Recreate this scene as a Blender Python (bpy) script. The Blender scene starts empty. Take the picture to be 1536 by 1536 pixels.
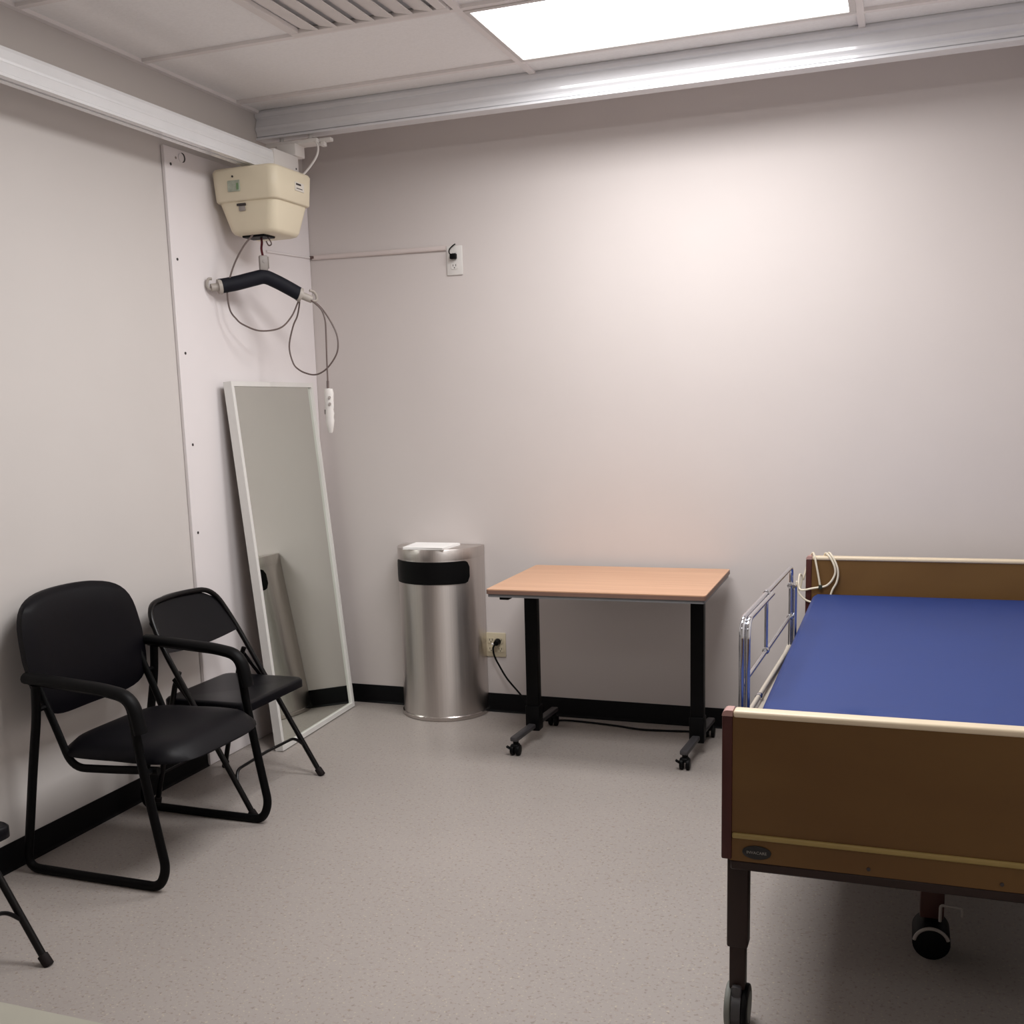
import bpy, bmesh, math, random
from mathutils import Vector, Matrix
random.seed(4)
C = bpy.context.scene.collection
PI = math.pi
def R(d): return math.radians(d)

# ------------------------------------------------------------------ materials
def lin(c):
    return tuple(((v/255)/12.92 if v/255 <= .04045 else ((v/255+.055)/1.055)**2.4) for v in c) + (1.0,)

def mat(name, rgb, rough=.5, metal=0., spec=.5, noise=.06, scale=12., bump=0., bscale=200., stretch=None, coat=0.):
    """Principled material whose colour is broken up by a procedural noise."""
    m = bpy.data.materials.new(name); m.use_nodes = True
    nt = m.node_tree; b = nt.nodes['Principled BSDF']
    tc = nt.nodes.new('ShaderNodeTexCoord'); mp = nt.nodes.new('ShaderNodeMapping')
    nt.links.new(tc.outputs['Object'], mp.inputs['Vector'])
    if stretch: mp.inputs['Scale'].default_value = stretch
    nz = nt.nodes.new('ShaderNodeTexNoise'); nz.inputs['Scale'].default_value = scale; nz.inputs['Detail'].default_value = 4
    nt.links.new(mp.outputs['Vector'], nz.inputs['Vector'])
    cr = nt.nodes.new('ShaderNodeValToRGB')
    c = lin(rgb)
    cr.color_ramp.elements[0].color = tuple(v*(1-noise) for v in c[:3]) + (1,)
    cr.color_ramp.elements[1].color = tuple(min(1, v*(1+noise)) for v in c[:3]) + (1,)
    cr.color_ramp.elements[0].position = .3; cr.color_ramp.elements[1].position = .7
    nt.links.new(nz.outputs['Fac'], cr.inputs['Fac']); nt.links.new(cr.outputs['Color'], b.inputs['Base Color'])
    b.inputs['Roughness'].default_value = rough; b.inputs['Metallic'].default_value = metal
    b.inputs['Specular IOR Level'].default_value = spec
    if coat: b.inputs['Coat Weight'].default_value = coat
    if bump:
        n2 = nt.nodes.new('ShaderNodeTexNoise'); n2.inputs['Scale'].default_value = bscale; n2.inputs['Detail'].default_value = 2
        nt.links.new(mp.outputs['Vector'], n2.inputs['Vector'])
        bp = nt.nodes.new('ShaderNodeBump'); bp.inputs['Strength'].default_value = bump; bp.inputs['Distance'].default_value = .002
        nt.links.new(n2.outputs['Fac'], bp.inputs['Height']); nt.links.new(bp.outputs['Normal'], b.inputs['Normal'])
    return m

def emit(name, rgb, strength):
    m = bpy.data.materials.new(name); m.use_nodes = True; nt = m.node_tree
    nt.nodes.remove(nt.nodes['Principled BSDF'])
    e = nt.nodes.new('ShaderNodeEmission'); e.inputs['Strength'].default_value = strength
    nz = nt.nodes.new('ShaderNodeTexNoise'); nz.inputs['Scale'].default_value = 6
    cr = nt.nodes.new('ShaderNodeValToRGB')
    cr.color_ramp.elements[0].color = tuple(v*.97 for v in rgb) + (1,); cr.color_ramp.elements[1].color = tuple(rgb) + (1,)
    nt.links.new(nz.outputs['Fac'], cr.inputs['Fac']); nt.links.new(cr.outputs['Color'], e.inputs['Color'])
    nt.links.new(e.outputs['Emission'], nt.nodes['Material Output'].inputs['Surface'])
    return m

def speckle_floor():
    m = mat('vinyl_floor', (160, 152, 147), rough=.42, spec=.35, noise=.035, scale=1.6)
    nt = m.node_tree; b = nt.nodes['Principled BSDF']; base = b.inputs['Base Color'].links[0].from_socket
    tc = [n for n in nt.nodes if n.type == 'TEX_COORD'][0]
    def flecks(sc, lo, hi, rgb, prev, amt):
        v = nt.nodes.new('ShaderNodeTexNoise'); v.inputs['Scale'].default_value = sc; v.inputs['Detail'].default_value = 1.5
        nt.links.new(tc.outputs['Object'], v.inputs['Vector'])
        r = nt.nodes.new('ShaderNodeMapRange'); r.inputs[1].default_value = lo; r.inputs[2].default_value = hi; r.inputs[4].default_value = amt
        nt.links.new(v.outputs['Fac'], r.inputs[0])
        mx = nt.nodes.new('ShaderNodeMix'); mx.data_type = 'RGBA'
        nt.links.new(r.outputs[0], mx.inputs[0]); nt.links.new(prev, mx.inputs[6]); mx.inputs[7].default_value = lin(rgb)
        return mx.outputs[2]
    s = flecks(95, .60, .70, (122, 108, 98), base, .55)
    s = flecks(130, .63, .71, (196, 184, 160), s, .6)
    s = flecks(55, .62, .74, (140, 124, 112), s, .4)
    nt.links.new(s, b.inputs['Base Color'])
    return m

def wood(name, rgb1, rgb2, axis_scale=(1, 14, 14), rough=.4, spec=.4, sc=3.0):
    m = bpy.data.materials.new(name); m.use_nodes = True; nt = m.node_tree; b = nt.nodes['Principled BSDF']
    tc = nt.nodes.new('ShaderNodeTexCoord'); mp = nt.nodes.new('ShaderNodeMapping'); mp.inputs['Scale'].default_value = axis_scale
    nt.links.new(tc.outputs['Object'], mp.inputs['Vector'])
    nz = nt.nodes.new('ShaderNodeTexNoise'); nz.inputs['Scale'].default_value = sc; nz.inputs['Detail'].default_value = 6; nz.inputs['Distortion'].default_value = .4
    nt.links.new(mp.outputs['Vector'], nz.inputs['Vector'])
    cr = nt.nodes.new('ShaderNodeValToRGB'); cr.color_ramp.elements[0].position = .32; cr.color_ramp.elements[1].position = .68
    cr.color_ramp.elements[0].color = lin(rgb1); cr.color_ramp.elements[1].color = lin(rgb2)
    nt.links.new(nz.outputs['Fac'], cr.inputs['Fac']); nt.links.new(cr.outputs['Color'], b.inputs['Base Color'])
    b.inputs['Roughness'].default_value = rough; b.inputs['Specular IOR Level'].default_value = spec
    return m

M = {}
M['wall_back'] = mat('greige_wall_paint', (206, 198, 195), .62, spec=.25, noise=.012, scale=3, bump=.05, bscale=350)
M['wall_left'] = mat('cream_wall_paint', (208, 202, 198), .6, spec=.25, noise=.012, scale=3, bump=.05, bscale=350)
M['wall_side'] = mat('side_wall_paint', (222, 217, 212), .6, spec=.25, noise=.012, scale=3)
M['floor'] = speckle_floor()
M['ceil'] = mat('ceiling_tile', (250, 248, 247), .9, spec=.1, noise=.03, scale=90, bump=.25, bscale=160)
M['tbar'] = mat('ceiling_grid_metal', (240, 234, 232), .5, spec=.3, noise=.02)
M['base'] = mat('black_vinyl_base', (6, 6, 8), .5, spec=.13, noise=.1)
M['panel'] = mat('white_panel_paint', (232, 226, 226), .5, spec=.3, noise=.012, scale=4)
M['white_pl'] = mat('white_plastic', (226, 222, 218), .4, spec=.4, noise=.02)
M['hookpl'] = mat('grey_white_hook_plastic', (172, 164, 156), .4, spec=.4, noise=.02)
M['track'] = mat('white_enamel_track', (236, 236, 237), .13, spec=.7, noise=.02, coat=.3)
M['track_b'] = mat('satin_aluminium_track', (232, 232, 235), .14, spec=.8, noise=.02, coat=.4)
M['diff'] = emit('light_diffuser', (1., .99, .985), 5.0)
M['lframe'] = mat('light_frame_enamel', (214, 208, 205), .45, noise=.02)
M['vent'] = mat('vent_enamel', (232, 226, 223), .55, noise=.03)
M['beige'] = mat('beige_motor_plastic', (226, 215, 190), .42, spec=.35, noise=.02, scale=8)
M['beige2'] = mat('beige_recess_plastic', (196, 182, 152), .5, noise=.04)
M['sticker'] = mat('clear_grey_sticker', (170, 176, 160), .35, noise=.25, scale=60)
M['label_w'] = mat('white_label', (220, 214, 204), .5, noise=.03)
M['ink'] = mat('dark_ink', (52, 46, 46), .6, noise=.1)
M['green'] = mat('green_print', (120, 150, 110), .6, noise=.1)
M['black_pl'] = mat('black_plastic', (5, 5, 6), .5, spec=.14, noise=.15)
M['black_foam'] = mat('navy_black_foam', (15, 16, 26), .65, spec=.25, noise=.15, scale=40)
M['strap'] = mat('dark_red_strap', (74, 30, 34), .8, spec=.1, noise=.2, scale=60)
M['greycable'] = mat('grey_brown_cable', (104, 90, 86), .5, noise=.08)
M['grey_pl'] = mat('grey_plastic', (150, 143, 138), .45, noise=.05)
M['mirror'] = mat('mirror_silver', (232, 236, 230), .008, metal=1., noise=.004)
M['mframe'] = mat('white_mirror_frame', (224, 222, 218), .4, spec=.4, noise=.015)
M['steel'] = mat('brushed_stainless', (206, 200, 196), .26, metal=1., noise=.06, scale=5, stretch=(60, 60, .4))
_n = M['steel'].node_tree; _b = _n.nodes['Principled BSDF']; _t = _n.nodes.new('ShaderNodeTangent'); _t.direction_type = 'RADIAL'; _t.axis = 'Z'
_n.links.new(_t.outputs[0], _b.inputs['Tangent']); _b.inputs['Anisotropic'].default_value = .85; _b.inputs['Anisotropic Rotation'].default_value = .25; _b.inputs['Roughness'].default_value = .34
M['steel2'] = mat('stainless_trim', (196, 190, 186), .2, metal=1., noise=.05, scale=5)
M['paper'] = mat('white_paper', (249, 247, 245), .7, spec=.1, noise=.02)
M['ttop'] = wood('maple_laminate', (193, 150, 121), (205, 164, 134), (.8, 16, 16), rough=.42, spec=.3)
M['tedge'] = mat('brown_table_edge', (120, 92, 80), .5, noise=.06)
M['tgrey'] = mat('grey_table_underside', (112, 112, 114), .5, noise=.05)
M['black_metal'] = mat('black_powder_coat', (4, 4, 5), .5, spec=.13, noise=.2, scale=60)
M['dkgrey_metal'] = mat('dark_grey_metal', (62, 60, 62), .4, spec=.45, noise=.1)
M['vinyl'] = mat('black_vinyl', (6, 5, 10), .45, spec=.16, noise=.12, scale=30, bump=.12, bscale=260)
M['chairmetal'] = mat('dark_chair_enamel', (9, 7, 8), .3, spec=.25, noise=.1, scale=40)
M['chairsheet'] = mat('blue_black_chair_enamel', (6, 6, 11), .34, spec=.18, noise=.1, scale=20)
M['rubber'] = mat('dark_rubber', (26, 20, 20), .7, spec=.2, noise=.1)
M['cream'] = mat('cream_outlet_plastic', (196, 184, 158), .45, noise=.03)
M['bedpanel'] = wood('bed_brown_laminate', (97, 68, 35), (107, 78, 41), (1.2, 3, 3), rough=.5, spec=.3, sc=1.5)
M['bedtrim'] = mat('maroon_brown_trim', (64, 26, 22), .45, spec=.35, noise=.08)
M['bedtrim_lit'] = mat('pinkish_lit_trim', (176, 138, 132), .35, spec=.4, noise=.05)  # pale pink stands in for overhead light on the maroon trim's top
M['bedcap'] = mat('champagne_edge_trim', (222, 205, 178), .35, spec=.4, noise=.04)
M['bedridge'] = mat('olive_gold_trim', (150, 128, 74), .4, spec=.45, noise=.06)
M['bedframe'] = mat('dark_brown_bed_steel', (40, 26, 22), .45, spec=.3, noise=.1)
M['bedsteel'] = mat('cream_bed_steel', (196, 186, 172), .45, noise=.04)
M['blue'] = mat('blue_mattress_vinyl', (35, 56, 114), .52, spec=.3, noise=.03, scale=4, bump=.06, bscale=90)
M['chrome'] = mat('chrome', (214, 216, 222), .08, metal=1., noise=.01)
M['ivory_cable'] = mat('ivory_cable', (222, 212, 192), .5, noise=.04)
M['tyre'] = mat('grey_caster_tyre', (116, 118, 112), .6, noise=.06)
M['fgtop'] = mat('pale_cream_top', (168, 165, 152), .5, spec=.3, noise=.02)
M['emblem'] = mat('black_emblem', (10, 9, 9), .4, noise=.1)
M['silver'] = mat('silver_lettering', (150, 146, 140), .4, metal=.4, noise=.04)
M['outletface'] = mat('outlet_face', (214, 210, 206), .45, noise=.02)
M['gold'] = mat('rust_steel', (62, 34, 28), .5, noise=.1)

# ------------------------------------------------------------------ mesh helpers
class MB:
    def __init__(s): s.bm = bmesh.new()
    def _add(s, verts, faces):
        vs = [s.bm.verts.new(v) for v in verts]
        for f in faces:
            try: s.bm.faces.new([vs[i] for i in f])
            except ValueError: pass
        return vs
    def box(s, x0, x1, y0, y1, z0, z1, bev=0., seg=2):
        b = bmesh.new()
        bmesh.ops.create_cube(b, size=1)
        for v in b.verts: v.co = Vector(((x0+x1)/2 + v.co.x*(x1-x0), (y0+y1)/2 + v.co.y*(y1-y0), (z0+z1)/2 + v.co.z*(z1-z0)))
        if bev: bmesh.ops.bevel(b, geom=b.edges[:], offset=bev, segments=seg, affect='EDGES', profile=.5)
        s.merge(b); return s
    def merge(s, b, mtx=None):
        if mtx is not None: b.transform(mtx)
        b.verts.index_update()
        s._add([v.co.copy() for v in b.verts], [[v.index for v in f.verts] for f in b.faces]); b.free()
    def cyl(s, p, q, r, r2=None, n=20, caps=True, bev=0.):
        p = Vector(p); q = Vector(q); d = q-p; L = d.length; b = bmesh.new()
        bmesh.ops.create_cone(b, cap_ends=caps, segments=n, radius1=r, radius2=r if r2 is None else r2, depth=L)
        if bev:
            e = [e for e in b.edges if len(e.link_faces) == 2 and any(len(f.verts) > 4 for f in e.link_faces)]
            bmesh.ops.bevel(b, geom=e, offset=bev, segments=2, affect='EDGES', profile=.5)
        s.merge(b, Matrix.Translation((p+q)/2) @ d.to_track_quat('Z', 'Y').to_matrix().to_4x4()); return s
    def tube(s, pts, r, n=10, closed=False, side=None, r2=None, caps=True):
        """sweep an (elliptic) section along pts. side: fixed axis carrying r2."""
        P = [Vector(p) for p in pts]; N = len(P); rings = []; prev = None
        for i in range(N):
            if closed: t = P[(i+1) % N]-P[i-1]
            else: t = P[min(i+1, N-1)]-P[max(i-1, 0)]
            t.normalize()
            if side is not None:
                sv = Vector(side).normalized(); sv = (sv - t*sv.dot(t)).normalized()
            else:
                if prev is None:
                    a = Vector((0, 0, 1)) if abs(t.z) < .9 else Vector((1, 0, 0)); sv = t.cross(a).normalized()
                else:
                    sv = (prev - t*prev.dot(t)).normalized()
                prev = sv
            u = t.cross(sv); ra = r; rb = r if r2 is None else r2
            rings.append([P[i] + u*ra*math.cos(2*PI*k/n) + sv*rb*math.sin(2*PI*k/n) for k in range(n)])
        verts = [v for ring in rings for v in ring]; F = []
        for i in range(N if closed else N-1):
            j = (i+1) % N
            for k in range(n): F.append([i*n+k, i*n+(k+1) % n, j*n+(k+1) % n, j*n+k])
        if caps and not closed: F += [list(range(n))[::-1], [(N-1)*n+k for k in range(n)]]
        s._add(verts, F); return s
    def loft(s, rings, caps=True, closed=False):
        n = len(rings[0]); N = len(rings); verts = [Vector(v) for r_ in rings for v in r_]; F = []
        for i in range(N if closed else N-1):
            j = (i+1) % N
            for k in range(n): F.append([i*n+k, i*n+(k+1) % n, j*n+(k+1) % n, j*n+k])
        if caps and not closed: F += [list(range(n))[::-1], [(N-1)*n+k for k in range(n)]]
        s._add(verts, F); return s
    def extrude(s, poly, axis, a, b):
        """poly: 2-D outline; axis 'x','y','z': extruded from a to b along that axis."""
        def pt(u, v, w): return {'x': (w, u, v), 'y': (u, w, v), 'z': (u, v, w)}[axis]
        return s.loft([[pt(u, v, a) for u, v in poly], [pt(u, v, b) for u, v in poly]])
    def sphere(s, c, r, sc=(1, 1, 1), n=14):
        b = bmesh.new(); bmesh.ops.create_uvsphere(b, u_segments=n, v_segments=n//2+1, radius=r)
        s.merge(b, Matrix.Translation(c) @ Matrix.Diagonal((*sc, 1))); return s
    def mod(s, f):
        for v in s.bm.verts: v.co = Vector(f(v.co))
        return s
    def build(s, name, m, parent=None, ang=38):
        bmesh.ops.recalc_face_normals(s.bm, faces=s.bm.faces[:])
        me = bpy.data.meshes.new(name); s.bm.to_mesh(me); s.bm.free()
        for p in me.polygons: p.use_smooth = True
        me.set_sharp_from_angle(angle=R(ang))
        me.materials.append(m)
        o = bpy.data.objects.new(name, me); C.objects.link(o)
        if parent is not None: o.parent = parent
        return o

def fillet(pts, rad, n=6, closed=False):
    """polyline with rounded corners; rad a number or a list per point."""
    P = [Vector(p) for p in pts]; out = []; N = len(P)
    for i, p in enumerate(P):
        if not closed and i in (0, N-1): out.append(p); continue
        r = rad[i] if isinstance(rad, (list, tuple)) else rad
        a = P[i-1]-p; b = P[(i+1) % N]-p
        k = min(r, a.length*.48, b.length*.48); A = p+a.normalized()*k; B = p+b.normalized()*k
        for j in range(n+1):
            t = j/n; out.append(A*(1-t)**2 + p*2*t*(1-t) + B*t*t)
    return out

def spline(pts, n=8):
    P = [Vector(p) for p in pts]; out = []
    for i in range(len(P)-1):
        a = P[max(i-1, 0)]; b = P[i]; c = P[i+1]; d = P[min(i+2, len(P)-1)]
        for j in range(n):
            t = j/n; out.append(.5*((2*b) + (c-a)*t + (2*a-5*b+4*c-d)*t*t + (3*b-a-3*c+d)*t**3))
    out.append(P[-1]); return out

def rrect(x0, x1, y0, y1, r, n=5):
    o = []
    for cx, cy, a0 in ((x1-r, y1-r, 0), (x0+r, y1-r, 90), (x0+r, y0+r, 180), (x1-r, y0+r, 270)):
        for k in range(n+1): o.append((cx+r*math.cos(R(a0+90*k/n)), cy+r*math.sin(R(a0+90*k/n))))
    return o

def thing(name, label, cat, loc=(0, 0, 0), rotz=0, group=None):
    o = bpy.data.objects.new(name, None); o.empty_display_size = .1; C.objects.link(o)
    o.location = loc; o.rotation_euler = (0, 0, rotz); o['label'] = label; o['category'] = cat
    if group: o['group'] = group
    return o
def tag(o, label, cat, group=None):
    o['label'] = label; o['category'] = cat
    if group: o['group'] = group
    return o
def struct(mb, name, m):
    o = mb.build(name, m); o['kind'] = 'structure'; return o
def dup(root, loc, label, rotz=0):
    r = root.copy(); C.objects.link(r); r.location = loc; r.rotation_euler = (0, 0, rotz); r['label'] = label
    for ch in list(root.children):
        c = ch.copy(); C.objects.link(c); c.parent = r
        for g in list(ch.children):
            d = g.copy(); C.objects.link(d); d.parent = c
    return r
def local(o_loc):
    """function turning world points into points local to an unrotated thing at o_loc"""
    L = Vector(o_loc)
    return lambda *p: tuple(Vector(p)-L)
def text_mesh(body, size, name, m, parent, mtx, extrude=.0006):
    cu = bpy.data.curves.new(name, 'FONT'); cu.body = body; cu.size = size; cu.align_x = 'CENTER'; cu.align_y = 'CENTER'; cu.extrude = extrude
    t = bpy.data.objects.new(name+'_curve', cu); C.objects.link(t)
    bpy.context.view_layer.update()
    me = bpy.data.meshes.new_from_object(t.evaluated_get(bpy.context.evaluated_depsgraph_get()))
    bpy.data.objects.remove(t); me.transform(mtx); me.materials.clear(); me.materials.append(m)
    o = bpy.data.objects.new(name, me); C.objects.link(o); o.parent = parent; return o

# ------------------------------------------------------------------ room shell
H = 2.7074
XR, YF = 3.32, -5.7        # right wall, wall behind the camera
struct(MB().box(-.12, XR+.12, YF-.12, .12, -.1, 0), 'floor', M['floor'])
struct(MB().box(-.12, 0, YF, 0, 0, H+.1), 'wall_left', M['wall_left'])
struct(MB().box(-.12, XR+.12, 0, .12, 0, H+.1), 'wall_back', M['wall_back'])
struct(MB().box(XR, XR+.12, YF, 0, 0, H+.1), 'wall_right', M['wall_side'])
struct(MB().box(-.12, XR+.12, YF-.12, YF, 0, H+.1), 'wall_front', M['wall_side'])
struct(MB().box(-.12, XR+.12, YF-.12, .12, H+.012, H+.11), 'ceiling', M['ceil'])
# ceiling grid: wall angle and T-bars
XL, Y1 = 1.2625, -.545     # grid node by the light
g = MB()
g.box(0, .022, YF, 0, H-.001, H+.012)
xs = [XL + 1.22*k for k in (0, 1, 2)]
ys = [Y1 - .61*k for k in range(-0, 10) if Y1-.61*k > YF]
for x in xs: g.box(x-.012, x+.012, YF, 0, H, H+.012)
for y in ys: g.box(.0, XR, y-.012, y+.012, H+.0006, H+.0122)
struct(g, 'trim_1', M['tbar'])
def baseb(mb, axis, a, b, wall):
    # coved vinyl base: profile distance-from-wall, height
    prof = [(0, 0), (.014, 0), (.009, .004), (.006, .012), (.005, .086), (.003, .0895), (0, .0895)]
    if axis == 'x': mb.extrude([(wall-d, z) for d, z in prof], 'x', a, b)
    elif axis == 'y': mb.extrude([(wall+d, z) for d, z in prof], 'y', a, b)
    return mb
struct(baseb(MB(), 'x', .0, XR, 0), 'baseboard_back', M['base'])
struct(baseb(MB(), 'y', YF, -1.069, 0), 'baseboard_left', M['base'])
struct(MB().box(XR-.006, XR, YF, -.006, 0, .0895), 'baseboard_right', M['base'])

# ------------------------------------------------------------------ ceiling light and vent
t = thing('ceiling_light', 'long bright white ceiling light panel above the back track', 'light', (XL+.61, Y1-.305, H))
fr = MB()
for (x0, x1, y0, y1) in ((-.598, .598, -.293, -.272), (-.598, .598, .272, .293), (-.598, -.582, -.272, .272), (.576, .598, -.272, .272)):
    fr.box(x0, x1, y0, y1, -.003, .010, .001, 1)
fr.build('frame', M['lframe'], t)
MB().box(-.582, .576, -.272, .272, .000, .008).build('diffuser', M['diff'], t)
t = thing('air_vent', 'square louvred ceiling air vent left of the light panel', 'vent', (.952, -1.46, H))
fr = MB()
for (x0, x1, y0, y1) in ((-.29, .29, -.29, -.255), (-.29, .29, .255, .29), (-.29, -.255, -.255, .255), (.255, .29, -.255, .255)):
    fr.box(x0, x1, y0, y1, -.006, .010, .002, 1)
fr.build('frame', M['vent'], t)
for k in range(7):
    x = -.21+.07*k
    s = MB().box(-.0335, .0335, -.253, .253, -.002, .002)
    s.bm.transform(Matrix.Translation((x, 0, .000)) @ Matrix.Rotation(R(12), 4, 'Y'))
    s.build('louver', M['vent'], t)

# ------------------------------------------------------------------ ceiling lift tracks
def arc(c, r, a0, a1, n=5): return [(c[0]+r*math.cos(R(a0+(a1-a0)*k/n)), c[1]+r*math.sin(R(a0+(a1-a0)*k/n))) for k in range(n+1)]
# back track: outline in (y, z)
yf = -.392
prof = [(-.325, H+.0115), (yf+.010, H+.0115), (yf+.004, H+.004), (yf+.001, H-.001), (yf+.0004, H-.003), (yf+.0009, H-.0150), (yf+.003, H-.018), (yf+.010, H-.021), (yf+.0115, H-.024),
        (yf+.008, H-.040), (yf+.003, H-.054), (yf-.0006, H-.0595), (yf-.0002, H-.0690), (yf+.002, H-.073), (yf+.006, H-.078), (yf+.009, H-.086), (yf+.009, H-.095), (yf+.016, H-.096), (yf+.016, H-.101), (yf-.001, H-.102), (yf-.001, H-.110), (-.325, H-.110)]
t = thing('ceiling_track', 'glossy pale metal lift track fixed along the ceiling before the back wall', 'rail', (0, 0, 0))
MB().extrude(prof, 'x', .002, XR-.002).build('track_profile', M['track_b'], t, 6)
# traverse track, hung beneath, running towards the viewer along the left wall
xt = .18
half = [(.006, 2.411), (.030, 2.411), (.030, 2.420), (.0276, 2.423), (.0270, 2.451)] + [(.0280, 2.4520), (.0289, 2.4590)] + [(.027, 2.466), (.027, 2.486), (.022, 2.497), (.0, 2.499)]
prof = [(xt+x, z) for x, z in half] + [(xt-x, z) for x, z in half[::-1][1:]] + [(xt-.006, 2.425), (xt+.006, 2.425)]
t = thing('traverse_track', 'white lift track hanging along the left wall below the ceiling', 'rail', (0, 0, 0))
MB().extrude(prof, 'y', -5.4, -.52).build('track_profile', M['track'], t, 6)
e = MB(); e.box(xt-.033, xt+.033, -.60, -.405, 2.405, 2.505, .006); e.build('end_cap', M['white_pl'], t)
MB().cyl((xt+.032, -.43, 2.452), (xt+.0345, -.43, 2.452), .004, n=10).build('screw', M['ink'], t)
tr = MB(); tr.box(xt-.05, xt+.04, -.44, -.36, 2.505, 2.555, .004); tr.box(xt-.12, xt+.13, -.415, -.345, 2.553, 2.572, .004)
tr.box(xt+.125, xt+.185, -.395, -.365, 2.558, 2.573, .004); tr.box(xt+.135, xt+.155, -.395, -.37, 2.54, 2.56, .004)
for sx in (-.07, .07): tr.cyl((xt+sx, -.36, 2.57), (xt+sx, -.36, 2.6), .009, n=12)
tr.build('trolley', M['white_pl'], t)
MB().tube(spline([(.305, -.415, 2.556), (.318, -.42, 2.53), (.312, -.425, 2.495), (.285, -.435, 2.455), (.255, -.45, 2.42), (.235, -.47, 2.395)]), .0045, 8).build('charging_cable', M['white_pl'], t)

# ------------------------------------------------------------------ lift motor box
LM = (.1825, -.66, 2.15)
t = thing('lift_motor', 'beige lift motor box hanging under the white track', 'lift motor', LM)
L = local(LM)
def rr3(z, x0, x1, y0, y1, r): return [L(x, y, z) for x, y in rrect(x0, x1, y0, y1, r)]
up = MB().loft([rr3(2.400, .055, .315, -.79, -.525, .03), rr3(2.395, .040, .328, -.805, -.51, .034), rr3(2.385, .034, .334, -.811, -.505, .036),
                rr3(2.275, .040, .328, -.803, -.512, .036), rr3(2.270, .044, .324, -.799, -.516, .036)])
up.build('upper_housing', M['beige'], t, 50)
lo = MB().loft([rr3(2.285, .052, .316, -.791, -.524, .036), rr3(2.262, .053, .315, -.790, -.525, .036), rr3(2.165, .078, .290, -.770, -.540, .04), rr3(2.152, .086, .283, -.762, -.547, .04), rr3(2.147, .10, .268, -.75, -.56, .035)])
lo.build('lower_housing', M['beige'], t, 50)
MB().box(*[v for pair in ((L(.117, 0, 0)[0], L(.172, 0, 0)[0]), (L(0, -.8115, 0)[1], L(0, -.805, 0)[1]), (L(0, 0, 2.305)[2], L(0, 0, 2.347)[2])) for v in pair], .001, 1).build('sticker', M['sticker'], t)
stk = MB(); stk.box(L(.158, 0, 0)[0], L(.168, 0, 0)[0], L(0, -.8125, 0)[1], L(0, -.811, 0)[1], L(0, 0, 2.31)[2], L(0, 0, 2.335)[2]); stk.build('sticker_print', M['green'], t)
MB().cyl(L(.142, -.812, 2.362), L(.142, -.806, 2.362), .004, n=10).build('screw', M['ink'], t)
hk = MB().box(L(.143, 0, 0)[0], L(.183, 0, 0)[0], L(0, -.795, 0)[1], L(0, -.784, 0)[1], L(0, 0, 2.252)[2], L(0, 0, 2.261)[2], .001, 1); hk.build('latch_slot', M['ink'], t)
MB().box(L(.150, 0, 0)[0], L(.178, 0, 0)[0], L(0, -.793, 0)[1], L(0, -.782, 0)[1], L(0, 0, 2.232)[2], L(0, 0, 2.252)[2], .003, 2).build('latch_tab', M['grey_pl'], t)
lb = MB().box(L(.326, 0, 0)[0], L(.334, 0, 0)[0], L(0, -.655, 0)[1], L(0, -.585, 0)[1], L(0, 0, 2.318)[2], L(0, 0, 2.352)[2], .0008, 1)
lbo = lb.build('label', M['label_w'], t)
ln = MB(); ln.box(L(.333, 0, 0)[0], L(.3348, 0, 0)[0], L(0, -.648, 0)[1], L(0, -.610, 0)[1], L(0, 0, 2.340)[2], L(0, 0, 2.347)[2])
ln.box(L(.333, 0, 0)[0], L(.3346, 0, 0)[0], L(0, -.646, 0)[1], L(0, -.600, 0)[1], L(0, 0, 2.326)[2], L(0, 0, 2.329)[2]); ln.build('label_print', M['ink'], lbo)
bs = MB().box(L(.12, 0, 0)[0], L(.225, 0, 0)[0], L(0, -.735, 0)[1], L(0, -.65, 0)[1], L(0, 0, 2.139)[2], L(0, 0, 2.149)[2], .003, 1); bs.build('strap_guide', M['black_pl'], t)
MB().tube([L(*p) for p in spline([(.182, -.69, 2.145), (.19, -.70, 2.12), (.183, -.695, 2.095), (.180, -.682, 2.066)])], .009, 8, side=(1, 0, 0), r2=.0025).build('strap', M['strap'], t)
MB().tube([L(*p) for p in spline([(.205, -.69, 2.146), (.222, -.69, 2.128), (.228, -.69, 2.112), (.215, -.69, 2.108), (.205, -.69, 2.125)])], .003, 6).build('release_cord', M['greycable'], t)

# ------------------------------------------------------------------ spreader bar (rotated about the strap)
SB = (.18, -.682, 1.95)
t = thing('spreader_bar', 'black padded bent spreader bar with white hooks hanging under the motor box', 'spreader bar', SB, R(50))
def seg(a, b): return [Vector(a).lerp(Vector(b), k/6) for k in range(7)]
fo = MB(); bend = spline([(-.190, 0, -.006), (-.12, 0, .008), (-.045, 0, .028), (0, 0, .037), (.045, 0, .022), (.10, 0, -.004), (.150, 0, -.030)], 6)
fo.tube(bend, .029, 14, side=(0, 1, 0), r2=.022); fo.build('padding', M['black_foam'], t)
def hook(q, base, dirv):
    d = Vector(dirv).normalized(); b = Vector(base); u = Vector((0, 0, 1))
    h = MB(); h.tube([b-d*.012, b+d*.002], .030, 14, side=(0, 1, 0), r2=.024)
    h.tube([b, b+d*.03*q, b+d*.050*q], .016, 10, side=(0, 1, 0), r2=.014)
    k = b+d*.036*q-u*.006
    h.tube(spline([k, k+d*.018*q, k+d*.036*q+u*.010, k+d*.038*q+u*.028, k+d*.026*q+u*.041, k+d*.006*q+u*.040]), .0058, 8)
    return h
hook(.62, (-.193, 0, -.008), (-1, 0, -.14)).build('hook', M['hookpl'], t)
hook(1, (.153, 0, -.032), (1, 0, -.36)).build('hook', M['hookpl'], t)
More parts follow.
